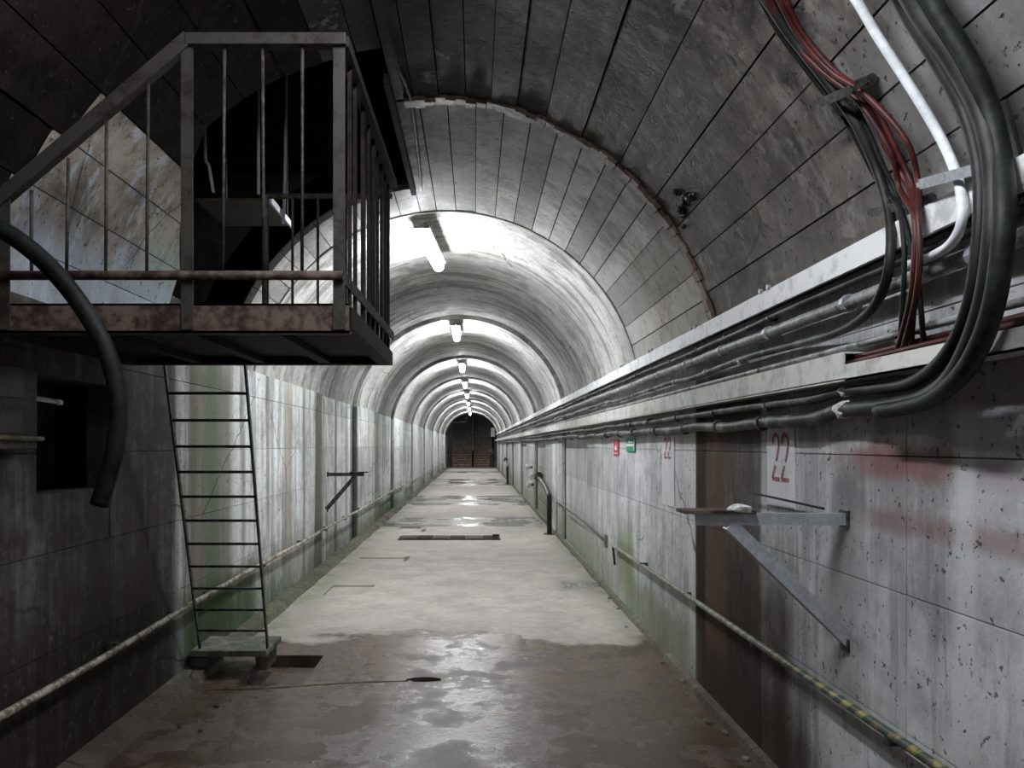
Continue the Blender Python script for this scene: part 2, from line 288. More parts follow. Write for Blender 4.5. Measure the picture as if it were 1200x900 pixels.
# ------------------------------------------------------------------ floor, walls, vault
def build_floor():
    me = MB().box(XL-.1, XR+.1, YB, YE+.6, -.35, 0).mesh('floor'); me.materials.append(M['floor']); o = link('floor', me)
    cuts = [MB().box(-1.60, -1.15, 5.10, 5.83, -.08, .1), MB().box(-1.62, -1.14, 8.15, 8.75, -.02, .1), MB().box(-1.63, -.98, 10.55, 10.9, -.02, .1), MB().box(-1.0, -.93, 10.5, 11.0, -.06, .1),
            MB().box(-1.45, -1.05, 14.6, 15.0, -.03, .1), MB().box(-1.0, -.92, 14.1, 14.6, -.06, .1)]
    pts = [(-1.76, 5.0), (-1.4, 5.03), (-1.1, 5.1), (-.8, 5.16), (-.45, 5.2)]; rr = random.Random(3)
    path = smoothpath([(x, y, 0) for x, y in pts], 5); v = []
    c = MB()
    n = len(path)
    for p in path:
        w = rr.uniform(.007, .017); v += [(p.x, p.y-w, -.05), (p.x, p.y+w, -.05), (p.x, p.y+w, .1), (p.x, p.y-w, .1)]
    c.add(v, [(4*i+j, 4*i+(j+1) % 4, 4*i+4+(j+1) % 4, 4*i+4+j) for i in range(n-1) for j in range(4)]+[(3, 2, 1, 0), tuple(4*n-4+j for j in range(4))]); cuts.append(c)
    k = 14; ring = [(-.345+.125*math.cos(6.283*i/k)*rr.uniform(.85, 1.1), 5.23+.055*math.sin(6.283*i/k)*rr.uniform(.8, 1.15)) for i in range(k)]
    cuts.append(MB().add([(x, y, z) for z in (-.09, .1) for x, y in ring], [tuple(range(k-1, -1, -1)), tuple(range(k, 2*k))]+[(i, (i+1) % k, k+(i+1) % k, k+i) for i in range(k)]))
    tmp = []
    for i, cb in enumerate(cuts):
        cm = cb.mesh('cut'); cm.materials.append(M['pit']); cc = link('cut', cm); tmp.append(cc)
        m = o.modifiers.new('cut', 'BOOLEAN'); m.operation = 'DIFFERENCE'; m.solver = 'EXACT'; m.object = cc
    dg = bpy.context.evaluated_depsgraph_get(); dg.update(); nm = bpy.data.meshes.new_from_object(o.evaluated_get(dg)); o.modifiers.clear(); o.data = nm
    for cc in tmp: bpy.data.objects.remove(cc)
    return struct(o)
floor = build_floor()
ROWS = [0, .62, 1.09, 1.56, 2.03, ZS]
sections = []                                        # (y0, y1, lamp ring?)
y = Y2; k = 0
while y < YE-.2:
    sections.append((y, min(y+PER, YE), k % 2 == 0)); y += PER; k += 1
def wall(side):
    s = -1 if side == 'left' else 1; X = XL if s < 0 else XR; mat = side
    NI = (3.50, 4.20, 1.37, 1.92)
    bk = MB(); t = .035
    def bx(y0, y1, z0, z1, d0, d1): return bk.box(min(X+s*d0, X+s*d1), max(X+s*d0, X+s*d1), y0, y1, z0, z1)
    if s < 0:
        bx(YB, NI[0], 0, ZS, t, .6); bx(NI[1], YE, 0, ZS, t+.09, .6); bx(NI[1], Y2, 0, ZS, t, .3); bx(NI[0], NI[1], 0, NI[2], t, .6); bx(NI[0], NI[1], NI[3], ZS, t, .6); bx(NI[0], NI[1], NI[2], NI[3], .42, .6)
    else: bx(YB, Y2, 0, ZS, t, .6); bx(Y2, YE, 0, ZS, t+.09, .6)
    o = struct(bk.build('wall_'+side, mat))
    def panel(y0, y1, z0, z1, d=0., gap=.0018, g2=.0012):
        j = random.uniform(-.0015, .0015); a, b = X+s*(d+j), X+s*(d+t+.02)
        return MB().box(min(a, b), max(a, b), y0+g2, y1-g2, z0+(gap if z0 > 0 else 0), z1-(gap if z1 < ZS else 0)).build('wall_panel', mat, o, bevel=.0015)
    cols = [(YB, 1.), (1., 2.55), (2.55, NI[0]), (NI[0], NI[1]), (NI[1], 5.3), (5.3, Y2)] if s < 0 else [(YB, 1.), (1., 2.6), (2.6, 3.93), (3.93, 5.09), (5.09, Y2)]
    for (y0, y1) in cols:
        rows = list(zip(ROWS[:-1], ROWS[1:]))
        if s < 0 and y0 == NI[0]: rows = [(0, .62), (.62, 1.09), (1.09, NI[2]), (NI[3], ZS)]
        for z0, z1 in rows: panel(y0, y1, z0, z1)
    for (y0, y1, lamp) in sections:
        d = 0. if lamp else .07
        if y0 < 22:
            for z0, z1 in zip(ROWS[:-1], ROWS[1:]): panel(y0, y1, z0, z1, d, g2=.001)
        else: panel(y0, y1, 0, ZS, d, g2=.001)
    return o
wl, wr = wall('left'), wall('right')
HOLE = (4.15, 6.4, -70., -7.5)                       # shaft mouth in the left half of the vault: y0, y1, angle0, angle1
def build_vault():
    sh = MB(); t = .05; e = 81.; E0, E1 = -e, e
    sh.arch(E0, E1, YB, HOLE[0], RA+t, RA+.35); sh.arch(HOLE[3], E1, HOLE[0], HOLE[1], RA+t, RA+.35); sh.arch(E0, HOLE[2], HOLE[0], HOLE[1], RA+t, RA+.35)
    sh.arch(E0, E1, HOLE[1], Y2, RA+t, RA+.35)
    sh.arch(E0, E1, Y2, YE, RD+.1, RD+.3, 6.)
    o = struct(sh.build('ceiling', 'back'))
    def pl(a0, a1, y0, y1, mat, r=RA, gap=.0038, gy=.003, y1b=None):
        j = random.uniform(-.006, .006); g = math.degrees(gap*random.uniform(.5, 1.3)/r)
        return MB().arch(a0+g, a1-g, y0+gy, y1-gy, r+j, r+t+.02, y1b=None if y1b is None else y1b-gy).build('vault_plank', mat, o)
    # behind the viewer and overhead: one smooth piece
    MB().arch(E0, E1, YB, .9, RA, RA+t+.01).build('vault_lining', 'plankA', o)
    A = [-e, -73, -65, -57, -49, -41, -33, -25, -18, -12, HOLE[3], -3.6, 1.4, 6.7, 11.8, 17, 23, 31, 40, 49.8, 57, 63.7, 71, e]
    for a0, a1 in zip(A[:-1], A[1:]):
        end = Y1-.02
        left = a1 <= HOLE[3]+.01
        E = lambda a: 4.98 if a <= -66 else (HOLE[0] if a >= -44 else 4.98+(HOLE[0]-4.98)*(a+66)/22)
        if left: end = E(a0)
        cut = 3.15+(a0+73)*.012 if a1 <= -48 else 2.35+.5*math.sin(a0*.7)  # shadow edge across the left haunch, painted by switching plank colour here
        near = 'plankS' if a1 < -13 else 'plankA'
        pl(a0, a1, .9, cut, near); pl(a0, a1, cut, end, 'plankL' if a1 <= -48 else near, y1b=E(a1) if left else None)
    B = [-e, -75.5, -70]+[HOLE[3]+.01, -2.7]+[3+5.75*i for i in range(13)]+[e]
    for a0, a1 in zip(B[:-1], B[1:]):
        if a0 == -70: continue
        y0 = 4.99 if a1 <= -69 else Y1+.02
        pl(a0, a1, y0, Y2-.01, 'plankB')
    for i in range(11):
        a0 = -70+62.5*i/11; pl(a0, a0+62.5/11, HOLE[1], Y2-.01, 'plankB')
    # rusty joint rib over the first joint
    rb = MB(); rr = random.Random(5); n = 42
    for i in range(n):
        a0, a1 = -5.5+86.*i/n, -5.5+86.*(i+1)/n; w = rr.uniform(.025, .06)
        rb.arch(a0, a1, Y1-w, Y1+w*rr.uniform(.6, 1.1), RA-rr.uniform(.012, .035), RA+.03)
    rb.build('joint_rib', 'rib', o)
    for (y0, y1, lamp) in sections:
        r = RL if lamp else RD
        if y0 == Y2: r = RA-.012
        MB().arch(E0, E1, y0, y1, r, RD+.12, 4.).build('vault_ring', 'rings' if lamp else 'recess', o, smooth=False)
    return o
vault = build_vault()
def build_shaft():
    y0, y1 = HOLE[0]-.02, HOLE[1]+.0; x1 = XC+math.sin(rd(HOLE[3]))*RA; x0 = XL-.35; z0, z1 = 2.62, 7.5; m = MB()
    m.box(x0-.2, x0, y0-.2, y1+.2, z0-.4, z1); m.box(x1, x1+.2, y0-.2, y1+.2, ZC+RA+.02, z1)
    m.box(x0, x1, y0-.2, y0, 3.9, z1); m.box(x0, x1, y1, y1+.2, 3.86, z1); m.box(x0, x1, y0, y1, z1, z1+.2)
    m.box(x0, XL-.08, y0, y1, z0-.45, z0-.25)
    # cheeks beside the mouth, cut to the outside of the vault
    for (a, b) in ((y0-.2, y0), (y1, y1+.2)):
        pr = [(XC+math.sin(rd(q))*(RA+.06), ZC+math.cos(rd(q))*(RA+.06)) for q in range(-76, -6, 5)]+[(x1, 3.95), (x0, 3.95), (x0, 2.3)]
        n = len(pr); m.add([(x, a, z) for x, z in pr]+[(x, b, z) for x, z in pr], [tuple(range(n)), tuple(range(2*n-1, n-1, -1))]+[(i, (i+1) % n, n+(i+1) % n, n+i) for i in range(n)])
    o = struct(m.build('wall_shaft', 'shaft'))
    # lip round the mouth
    MB().box(x1-.03, x1+.01, y0+.3, y1+.02, ZC+RA-.075, ZC+RA+.05).build('mouth_lip', 'shaft', o, bevel=.01)
    return o
shaft = build_shaft()
# the far end behind the viewer
struct(MB().box(XL-.2, XR+.2, YB-.3, YB, 0, 4).build('wall_back', 'back'))
# kerbs
def kerb(side):
    s = -1 if side == 'left' else 1; X = XL if s < 0 else XR; w = .16 if s < 0 else .05; h = .05 if s < 0 else .035
    m = MB(); rr = random.Random(9+s); ys = [YB]+[i*.35 for i in range(2, 60)]+[21+i*2.5 for i in range(14)]; v = []
    for yy in ys:
        j = rr.uniform(-.012, .012) if yy > 0 else 0
        v += [(X, yy, 0), (X-s*(w+j), yy, 0), (X-s*(w*.8+j), yy, h+j*.5), (X, yy, h+.01)]
    n = len(ys)
    m.add(v, [(4*i+j, 4*i+(j+1) % 4, 4*i+4+(j+1) % 4, 4*i+4+j) for i in range(n-1) for j in range(4)]+[(3, 2, 1, 0), tuple(4*n-4+j for j in range(4))])
    return struct(m.build('baseboard_'+side, 'kerb'))
kerb('left'); kerb('right')
# ------------------------------------------------------------------ stairs at the far end
def stairs():
    t = thing('staircase', (-.27, YE+.6, 0), 'timber-fronted staircase rising into the dark at the far end of the tunnel', 'staircase')
    n = 18
    for i in range(n):
        y0 = YE+.6+i*.29; z = .18*(i+1)
        MB().box(XL+.2, XR-.25, y0-.02, y0+.31, z-.05, z).build('tread', 'wood' if i < 7 else 'darkstep', t)
        MB().box(XL+.2, XR-.25, y0+.02, y0+.06, z-.19, z-.05).build('riser', 'woodrise' if i < 7 else 'darkstep', t)
    for x in (XL+.12, XR-.25):
        MB().add([(xx, yy, zz) for xx in (x, x+.08) for yy, zz in ((YE+.62, 0), (YE+.6+n*.29, 0), (YE+.6+n*.29, .18*n+.05), (YE+.62, .2))], [(0, 1, 2, 3), (7, 6, 5, 4), (0, 4, 5, 1), (1, 5, 6, 2), (2, 6, 7, 3), (3, 7, 4, 0)]).build('stringer', 'darkstep', t)
    yw = YE+.6
    e = MB(); e.box(XL-.3, XL+.1, yw, yw+7, -.3, 5); e.box(XR-.1, XR+.3, yw, yw+7, -.3, 5); e.box(XL-.3, XR+.3, yw+5.6, yw+5.9, -.3, 5); e.box(XL-.3, XR+.3, yw, yw+7, 4.9, 5.2); e.box(XL-.3, XR+.3, yw, yw+7, -.6, -.3)
    struct(e.build('wall_end', 'recess'))
    struct(MB().box(XL-.1, XR+.1, YE, YE+.62, -.3, .004).build('floor_end', 'floor'))
    p = thing('handrail_post', (-.18, YE+.5, 0), 'slim pole standing in the middle of the far staircase', 'pole')
    MB().tube([(-.18, YE+.5, 0), (-.18, YE+.5, 1.15)], .07, 8).build('lower_post', 'tar', p); MB().tube([(-.18, YE+.5, 1.15), (-.18, YE+.5, 3.6)], .03, 8).build('upper_pole', 'grey', p)
    g = thing('portal_frame', (-1.2, YE+.2, 0), 'pale steel frame around the left half of the far stair opening', 'frame')
    MB().box(-1.85, -.62, YE+.15, YE+.22, 3.14, 3.22).build('lintel', 'grey', g); MB().box(-.66, -.6, YE+.15, YE+.22, 3.22, 3.68).build('hanger', 'grey', g)
    MB().box(-1.85, -1.78, YE+.15, YE+.22, 0, 3.14).build('jamb', 'steeldk', g); MB().box(-1.78, -1.66, YE+.17, YE+.22, 0, 3.14).build('door_leaf_edge', 'tar', g)
    s = thing('notice_board', (1.25, YE, 2.2), 'small white notice panel beside the far stair opening', 'sign')
    MB().box(1.10, 1.38, YE-.04, YE, 2.16, 2.8).build('panel', 'signwhite', s); MB().box(1.09, 1.39, YE-.02, YE+.01, 2.14, 2.82).build('frame', 'steeldk', s)
    b = thing('valve_stand', (1.05, YE-.2, 0), 'grey valve on a short stand at right of the far stairs', 'valve')
    MB().tube([(1.08, YE-.2, 0), (1.08, YE-.2, .9)], .06, 8).build('stand', 'steeldk', b); MB().lump((1.08, YE-.2, 1.1), .2, 4, sub=2).build('valve_body', 'grey', b)
stairs()
# ------------------------------------------------------------------ ceiling lamps
ORD = ['nearest', 'second', 'third', 'fourth', 'fifth', 'sixth', 'seventh', 'last']
def lamp(i, x0, x1, y0, y1):
    z = 3.585; xa = (x0+x1)/2; L = y1-y0
    t = thing('ceiling_lamp', (xa, (y0+y1)/2, z), ORD[i]+' lit tube lamp along the tunnel crown, counting from the camera' if i != 7 else 'last lit tube lamp along the crown, just before the far stairs', 'lamp', 'tube lamps along the crown')
    a, b = Vector((x0, y0, z)), Vector((x1, y1, z)); d = (b-a).normalized(); u = Vector((0, 0, 1))
    hs = MB().bar(a+u*.035, b+u*.035, .15, .03).build('housing', 'grey', t)
    r = [.03, .052, .06]+[.06]*5+[.06, .052, .03]; q = [0, .012, .04]+[.04+(L-.08)*k/6 for k in range(1, 6)]+[L-.04, L-.012, L]
    MB().tube([a-u*.02+d*k for k in q], r, 14).build('diffuser', 'lamp', t, smooth=True)
    for c in (a+d*.25, b-d*.25): MB().bar(c+u*.05, c+u*.155, .03, .03).build('bracket', 'steel', hs)
lamp(0, -.50, -.40, 7.12, 8.5)
for i, yc in enumerate((13.6, 19.7, 25.4, 31.1, 37.2, 43.0, 49.0)): lamp(i+1, -.34, -.34, yc-.65, yc+.65)
def rear_lamp(yc):
    t = thing('ceiling_lamp', (.05, yc, 3.55), {1.75: 'lit tube lamp on the crown just above the viewer', -4.1: 'lit tube lamp on the crown behind the viewer', -10.0: 'lit tube lamp on the crown at the rear end of the tunnel'}[yc], 'lamp', 'tube lamps along the crown')
    MB().box(-.01, .11, yc-.65, yc+.65, 3.58, 3.61).build('housing', 'grey', t); MB().tube([(.05, yc-.65, 3.55), (.05, yc+.65, 3.55)], .06, 12).build('diffuser', 'lampdim', t, smooth=True)
    MB().box((.03), .07, yc-.03, yc+.03, 3.61, 3.72).build('bracket', 'steel', t)
for yc in (1.75, -4.1, -10.0): rear_lamp(yc)
# ------------------------------------------------------------------ platform with railing
def platform():
    yn, yf, xl, xr = 2.885, 4.42, -1.97, -.475; zb, zt = CZ+.42, CZ+.53
    t = thing('access_platform', (-1.2, 3.6, zb), 'rusty steel access platform with barred railing high on the left wall', 'platform')
    p = MB().box(xl, xr+.0, yn, yn+.012, zb, zt); p.box(xl, xr, yn, yn+.06, zt-.008, zt); p.box(xl, xr, yn, yn+.06, zb, zb+.008); p.build('front_channel', 'rust', t)
    MB().box(xl, xr, yf-.07, yf, zb+.035, zt).build('rear_beam', 'rustdark', t)
    MB().box(xr-.07, xr, yn+.06, yf-.07, zb+.03, zt).build('side_beam', 'rustdark', t); MB().box(xl, xl+.07, yn+.06, yf-.07, zb+.03, zt).build('side_beam', 'rustdark', t)
    MB().box(xl+.07, xr-.07, yn+.06, yf-.07, zt-.035, zt-.025).build('deck_plate', 'rustdark', t)
    for k in range(3):
        x = xl+.4+.36*k; MB().box(x-.03, x+.03, yn+.06, yf-.07, zb+.04, zt-.035).build('joist', 'rustdark', t)
    rt = CZ+1.515
    X = lambda u: (u-VU)*yn/F
    xa, xb, xc = X(5), X(219), X(397)
    top = MB().bar((xb, yn, rt), (xc+.03, yn, rt), .05, .045); top.bar((xb+.012, yn, rt+.01), (xa-.06, yn, CZ+.88), .05, .045, (0, 1, 0)); top.build('top_rail', 'rail', t, bevel=.004)
    for x, z1 in ((xa, CZ+.92), (xb, rt-.01), (xc, rt)):
        a = MB().angle((x-.02, yn-.008, zb+.012), (x-.02, yn-.008, z1), .045, .006, (0, 1, 0), (1, 0, 0)); a.build('post', 'rail', t)
    mz = CZ+(VV-324)*yn/F
    MB().tube([(xl, yn-.018, mz), (xc+.02, yn-.018, mz)], .018, 10).build('lower_rail', 'rust', t, smooth=True)
    for u in (37, 78, 124, 172, 261, 309, 354):
        x = X(u)
        z1 = rt-.01 if u > 219 else CZ+.88+(x-xa)/(xb-xa)*(rt-CZ-.88)-.02
        MB().tube([(x, yn, mz), (x+random.uniform(-.008, .008), yn, z1)], .0065, 8).build('baluster', 'rod', t, smooth=True)
    # side railing
    MB().bar((xc+.012, yn, rt), (xr, yf, rt-.02), .05, .04).build('top_rail', 'rail', t)
    MB().bar((xc+.015, yn, mz), (xr+.004, yf, mz-.01), .008, .045).build('lower_rail', 'rail', t)
    for k, f in enumerate((.10, .19, .34, .45, .57, .66, .78, .87, .97)):
        y = yn+(yf-yn)*f; w = .05 if k in (2, 4, 6, 8) else .014
        MB().box(xr-.03, xr-.014, y-w/2, y+w/2, zb+.04, rt-.01).build('side_bar' if w > .03 else 'baluster', 'rustdark', t)
    # rear railing, right of the ladder gap
    MB().tube([(-1.22, yf-.03, CZ+1.42), (xr, yf-.03, CZ+1.42)], .016, 8).build('top_rail', 'rod', t)
    for x in (-1.2, -1.045, -.9, -.74, -.6): MB().tube([(x, yf-.03, zt-.01), (x, yf-.03, CZ+1.42)], .02 if x == -1.2 else .008, 8).build('baluster' if x > -1.2 else 'post', 'rod', t)
    return t
platform()
def ladder():
    a, b = Vector((-1.935, 5.40, .17)), Vector((-1.83, 4.50, CZ+.56)); w = .475
    t = thing('iron_ladder', a, 'thin dark iron ladder leaning up to the rusty platform', 'ladder')
    for s in (0, w): MB().bar(a+Vector((s, 0, 0)), b+Vector((s, 0, 0)), .012, .03, (0, 1, 0)).build('rail', 'steeldk', t)
    n = 11; L = (b-a).length
    for i in range(n):
        p = a+(b-a)*((.15+i*.176)/L); MB().tube([p-Vector((.004, 0, 0)), p+Vector((w+.004, 0, 0))], .009, 8).build('rung', 'steeldk', t, smooth=True)
    s = thing('footing_slab', (-1.7, 5.4, 0), 'small concrete footing slab under the iron ladder', 'slab')
    MB().box(-1.985, -1.45, 5.33, 5.75, .125, .168).build('slab_top', 'slab', s, bevel=.006)
    MB().box(-1.98, -1.86, 5.34, 5.72, .04, .115).build('support_block', 'kerb', s); MB().box(-1.56, -1.48, 5.45, 5.72, 0, .115).build('support_block', 'kerb', s)
ladder()
def shaft_things():
    t = thing('landing_plate', (-1.55, 5.2, CZ+1.55), 'small steel landing plate hanging in the black shaft above the platform', 'plate')
    MB().box(-1.78, -1.31, 4.88, 5.45, CZ+1.55, CZ+1.565).build('plate', 'rail', t); MB().box(-1.31, -1.295, 4.88, 5.45, CZ+1.535, CZ+1.575).build('edge_angle', 'steel', t)
    for x in (-1.76, -1.33): MB().bar((x, 5.42, CZ+1.565), (x, 5.42, 6.2), .012, .012).build('hanger', 'rod', t)
    for pts, lab in (([P(242, 120, 4.9), P(240, 165, 4.9), P(245, 195, 4.9), P(250, 226, 4.9)], 'bent bright steel strip hanging in the shaft left of the landing plate'),
                     ([P(303, 178, 4.95), P(303, 228, 4.95)], 'short bright steel strip hanging above the landing plate'),
                     ([P(337, 130, 5.15), P(334, 200, 5.15), P(332, 262, 5.15)], 'long steel strip hanging past the right edge of the landing plate')):
        pts = [p for p in pts]; pts[0] = pts[0]+Vector((0, 0, .9)); c = tag(MB().tube(smoothpath(pts, 4), .011, 6).build('steel_strip', 'steel'), lab, 'strip', 'strips hanging in the shaft')
    c = [(-.44, 4.3), (-.40, 4.7), (-.41, 5.3), (-.43, 5.9), (-.45, 6.4)]
    tag(MB().tube(smoothpath([(x, y, ZC+math.sqrt((RA-.02)**2-(x-XC)**2)) for x, y in c], 5), .011, 7).build('thin_conduit', 'steeldk', smooth=True), 'thin dark conduit along the vault beside the shaft mouth', 'conduit')
shaft_things()
# ------------------------------------------------------------------ left wall things
def left_things():
    pts = [Vector((XL+.0, 2.56, CZ+.92)), P(-70, 235, 2.55), P(0, 268, 2.5), P(45, 300, 2.5), P(82, 340, 2.5), P(112, 385, 2.5), P(131, 430, 2.5), P(139, 475, 2.5), P(136, 520, 2.5), P(126, 560, 2.5), P(116, 592, 2.5)]
    tag(MB().tube(smoothpath(pts, 6), .030, 12).build('hanging_hose', 'black', smooth=True), 'thick black hose hanging down across the platform front with a cut end', 'hose')
    t = thing('low_pipe', (XL+.05, 10, .5), 'cream rust-speckled pipe running low along the left wall', 'pipe')
    pts = [(XL+.06, -11, .5), (XL+.06, -5, .5), (XL+.06, -1, .5)]; rr = random.Random(2); yy = .8
    while yy < 50: pts.append((XL+.06, yy, .50+rr.uniform(-.012, .012)+(.01 if yy > 6 else 0))); yy += 1.1
    MB().tube(smoothpath(pts, 3), .019, 9).build('pipe', 'leftpipe', t, smooth=True)
    c = MB().box(-.03, .02, -.02, .02, -.026, .026).mesh('clip'); c.materials.append(M['steeldk'])
    for i in range(14): link('clip', c, t, (XL+.04, 2.7+i*1.47, .5))
    r = thing('pale_rod', (XL-.1, 3.6, CZ+.2), 'pale plastic rod poking out inside the dark wall niche', 'rod')
    MB().tube([(XL-.02, 3.48, CZ+.215), (XL-.08, 3.82, CZ+.212)], .012, 8).build('rod', 'cement', r); MB().tube([(XL-.075, 3.80, CZ+.212), (XL-.085, 3.86, CZ+.211)], .015, 8).build('cap', 'whitepipe', r)
    b = thing('switch_box', (XL+.04, 3.2, CZ+.1), 'dark wall box with two square openings left of the niche', 'box')
    m = MB().box(XL, XL+.05, 2.98, 3.42, CZ-.02, CZ+.33); m.build('body', 'box', b, bevel=.006)
    for z in (CZ+.20, CZ+.05): MB().box(XL+.03, XL+.056, 3.14, 3.30, z, z+.09).build('socket_cover', 'tar', b)
    tag(MB().tube([(XL+.06, 2.6, CZ+.03), (XL+.06, 3.1, CZ+.03), (XL+.06, 3.44, CZ+.025)], .012, 8).build('short_pipe', 'olive', smooth=True), 'short olive pipe stub crossing the dark wall box', 'pipe')
    bracket(XL, 1, 10.35, CZ-.38, .50, .48, 'dark', 'dark steel wall bracket with diagonal strut on the left wall')
def bracket(X, s, y, z, L, drop, kind, label):
    t = thing('steel_bracket', (X, y, z), label, 'bracket', 'steel wall brackets'); m = 'steeldk' if kind == 'dark' else 'steel'
    w = .045
    a = MB().angle((X, y, z), (X+s*L, y, z), w, .007, (0, 0, -1), (0, 1, 0)); a.build('arm', m, t)
    MB().angle((X+s*.01, y-.004, z-drop-.03), (X+s*L*.80, y-.004, z-.06), w*1.15, .007, (0, 1, 0), Vector((-s*drop, 0, L*.8))).build('strut', m, t)
    MB().box(min(X, X+s*.012), max(X, X+s*.012), y-.012, y+.06, z-.055, z+.012).build('wall_plate', 'steeldk', t); MB().box(min(X, X+s*.012), max(X, X+s*.012), y-.01, y+.05, z-drop-.05, z-drop+.0).build('wall_plate', 'steeldk', t)
    MB().box(min(X+s*L*.62, X+s*(L+.05)), max(X+s*L*.62, X+s*(L+.05)), y-.03, y+.10, z+.001, z+.014).build('end_plate', 'steeldk' if kind == 'dark' else 'rust', t)
    if kind != 'dark': MB().box(X+s*L*.98, X+s*L*.62, y-.002, y+.05, z-.03, z).build('end_plate', 'steeldk', t) if False else None
    return t
left_things()
# ------------------------------------------------------------------ right wall: brackets, signs, rails
def right_things():
    bracket(XR, -1, 3.0, CZ-.27, .60, .49, 'light', 'galvanised steel wall bracket with diagonal strut on the right wall')
    tag(MB().lump((1.03, 2.99, CZ-.252), .042, 8, (1.2, .8, .55)).build('cement_lump', 'cement'), 'white cement lump lying on the right wall bracket', 'lump')
    tag(MB().tube([P(888, 578, 3.9)-Vector((.02, 0, 0)), P(968, 596, 3.16)-Vector((.01, 0, 0))], .006, 6).build('thin_wire', 'black'), 'thin black wire slanting over the white number patch', 'wire')
    def patch(y0, y1, z0, z1, label):
        return tag(MB().box(XR-.006, XR+.002, y0, y1, z0, z1).build('number_patch', 'paint'), label, 'paint patch')
    pt = thing('number_panel', (XR, 3.66, 1.3), 'white painted patch with red number 22 above the right bracket', 'sign')
    pp = MB().box(XR-.006, XR+.003, 3.50, 3.83, 1.30, 1.70).build('patch', 'paint', pt)
    def two(y0, w, z0, h, side=-1):                  # a stencilled 2 on the wall, read from inside the tunnel (left = far)
        m = MB(); st = [(0, .80), (.12, .95), (.45, 1.), (.8, .93), (.9, .75), (.78, .56), (.55, .40)], [(.42, .30), (.14, .12), (.04, .0), (1., .0)]
        for s_ in st:
            q = [(XR-.008, y0-w*a, z0+h*b) for a, b in s_]
            for p0, p1 in zip(q[:-1], q[1:]): m.bar(p0, p1, .002, .017, (0, .3, 1)) if abs(p0[2]-p1[2]) < .01 else m.bar(p0, p1, .017, .002, (1, 0, 0))
        return m
    two(3.755, .085, 1.435, .215).build('digit', 'redpaint', pp); two(3.645, .085, 1.435, .215).build('digit', 'redpaint', pp)
    p2 = thing('number_panel', (XR, 5.8, 1.35), 'long white painted strip with faded red number beyond the rust stain', 'sign')
    pq = MB().box(XR-.006, XR+.003, 5.62, 5.98, 1.14, 1.66).build('patch', 'paint', p2)
    two(5.90, .08, 1.50, .15).build('digit', 'redpaint', pq); two(5.79, .08, 1.50, .15).build('digit', 'redpaint', pq)
    g = thing('exit_sign', (XR, 7.15, 1.55), 'small green and white exit sign under the cables', 'sign')
    g0 = MB().box(XR-.012, XR+.001, 6.98, 7.36, 1.535, 1.655).build('panel', 'greensign', g)
    m = MB().box(XR-.015, XR-.011, 7.0, 7.34, 1.583, 1.607)
    m.box(XR-.015, XR-.011, 6.99, 7.02, 1.545, 1.645); m.build('white_bar', 'signwhite', g0)
    ar = MB().add([(XR-.0155, y, z) for y, z in ((7.30, 1.624), (7.20, 1.645), (7.20, 1.632), (7.06, 1.632), (7.06, 1.617), (7.20, 1.617), (7.20, 1.611))], [tuple(range(7))]); ar.build('arrow', 'signwhite', g0)
    r = thing('fire_sign', (XR, 7.9, 1.5), 'narrow red and white sign beyond the green exit sign', 'sign')
    r0 = MB().box(XR-.012, XR+.001, 7.78, 8.05, 1.49, 1.65).build('panel', 'redsign', r)
    MB().add([(XR-.014, y, z) for y, z in ((8.0, 1.545), (7.83, 1.545), (7.915, 1.605))], [(0, 1, 2)]).build('pictogram', 'signwhite', r0)
    MB().box(XR-.014, XR-.011, 7.82, 8.01, 1.505, 1.515).build('white_bar', 'signwhite', r0)
    # striped rail
    s = thing('striped_rail', (XR-.05, 4, .6), 'yellow and green striped guard pipe low on the right wall', 'rail')
    pts = [(XR-.045, -11, .615), (XR-.045, -4, .615), (XR-.045, 1.2, .615), (XR-.045, 2.3, .615), (XR-.045, 3.6, .605), (XR-.045, 5.2, .59), (XR-.045, 6.6, .575), (XR-.045, 7.9, .56)]
    MB().tube(smoothpath(pts, 6), .017, 10).build('pipe', 'stripe', s, smooth=True)
    MB().tube([(XR-.045, 7.88, .565), (XR-.04, 7.92, .54), (XR-.02, 7.93, .36)], .012, 8).build('end_hook', 'rod', s)
    for y in (2.62, 3.9, 5.2, 6.5): MB().box(XR-.06, XR, y-.012, y+.012, .575, .60).build('clip', 'steeldk', s)
    w = thing('sheathed_cable', (XR-.02, 10, .55), 'thin dark cable low on the right wall beyond the striped rail', 'cable')
    MB().tube(smoothpath([(XR-.02, 8.5, .53), (XR-.02, 9.4, .56), (XR-.02, 10.0, .575)]+[(XR-.02, 10.0+.9*i, .58) for i in range(1, 5)], 4), .012, 7).build('cable', 'steeldk', w, smooth=True)
    MB().box(XR-.03, XR, 8.45, 8.55, .46, .60).build('end_box', 'slab', w)
    # painted strip and black stand pipe
    tag(MB().box(XR-.022, XR-.002, 13.75, 14.3, 0.05, 1.62).build('white_conduit_cover', 'white'), 'tall white cover strip on the right wall behind the black stand pipe', 'cover strip')
    def stand(y, x, label):
        t = thing('stand_pipe', (x, y, 0), label, 'pipe', 'black stand pipes')
        MB().tube(smoothpath([(x, y, 0), (x, y, .30), (x, y, .62), (x, y+.12, .71), (x+.02, y+1.2, .82), (x+.02, y+2.5, .90)], 6), .045, 10).build('pipe', 'tar', t, smooth=True)
        MB().tube(smoothpath([(x, y+.03, .38), (x+.02, y+.6, .48), (x+.02, y+2.2, .52)], 5), .035, 8).build('branch_pipe', 'steeldk', t, smooth=True)
        MB().tube([(x, y, 0), (x, y, .015)], .10, 12).build('foot_flange', 'rust', t)
        MB().lump((x+.02, y+2.6, .92), .10, 5).build('valve', 'steeldk', t)
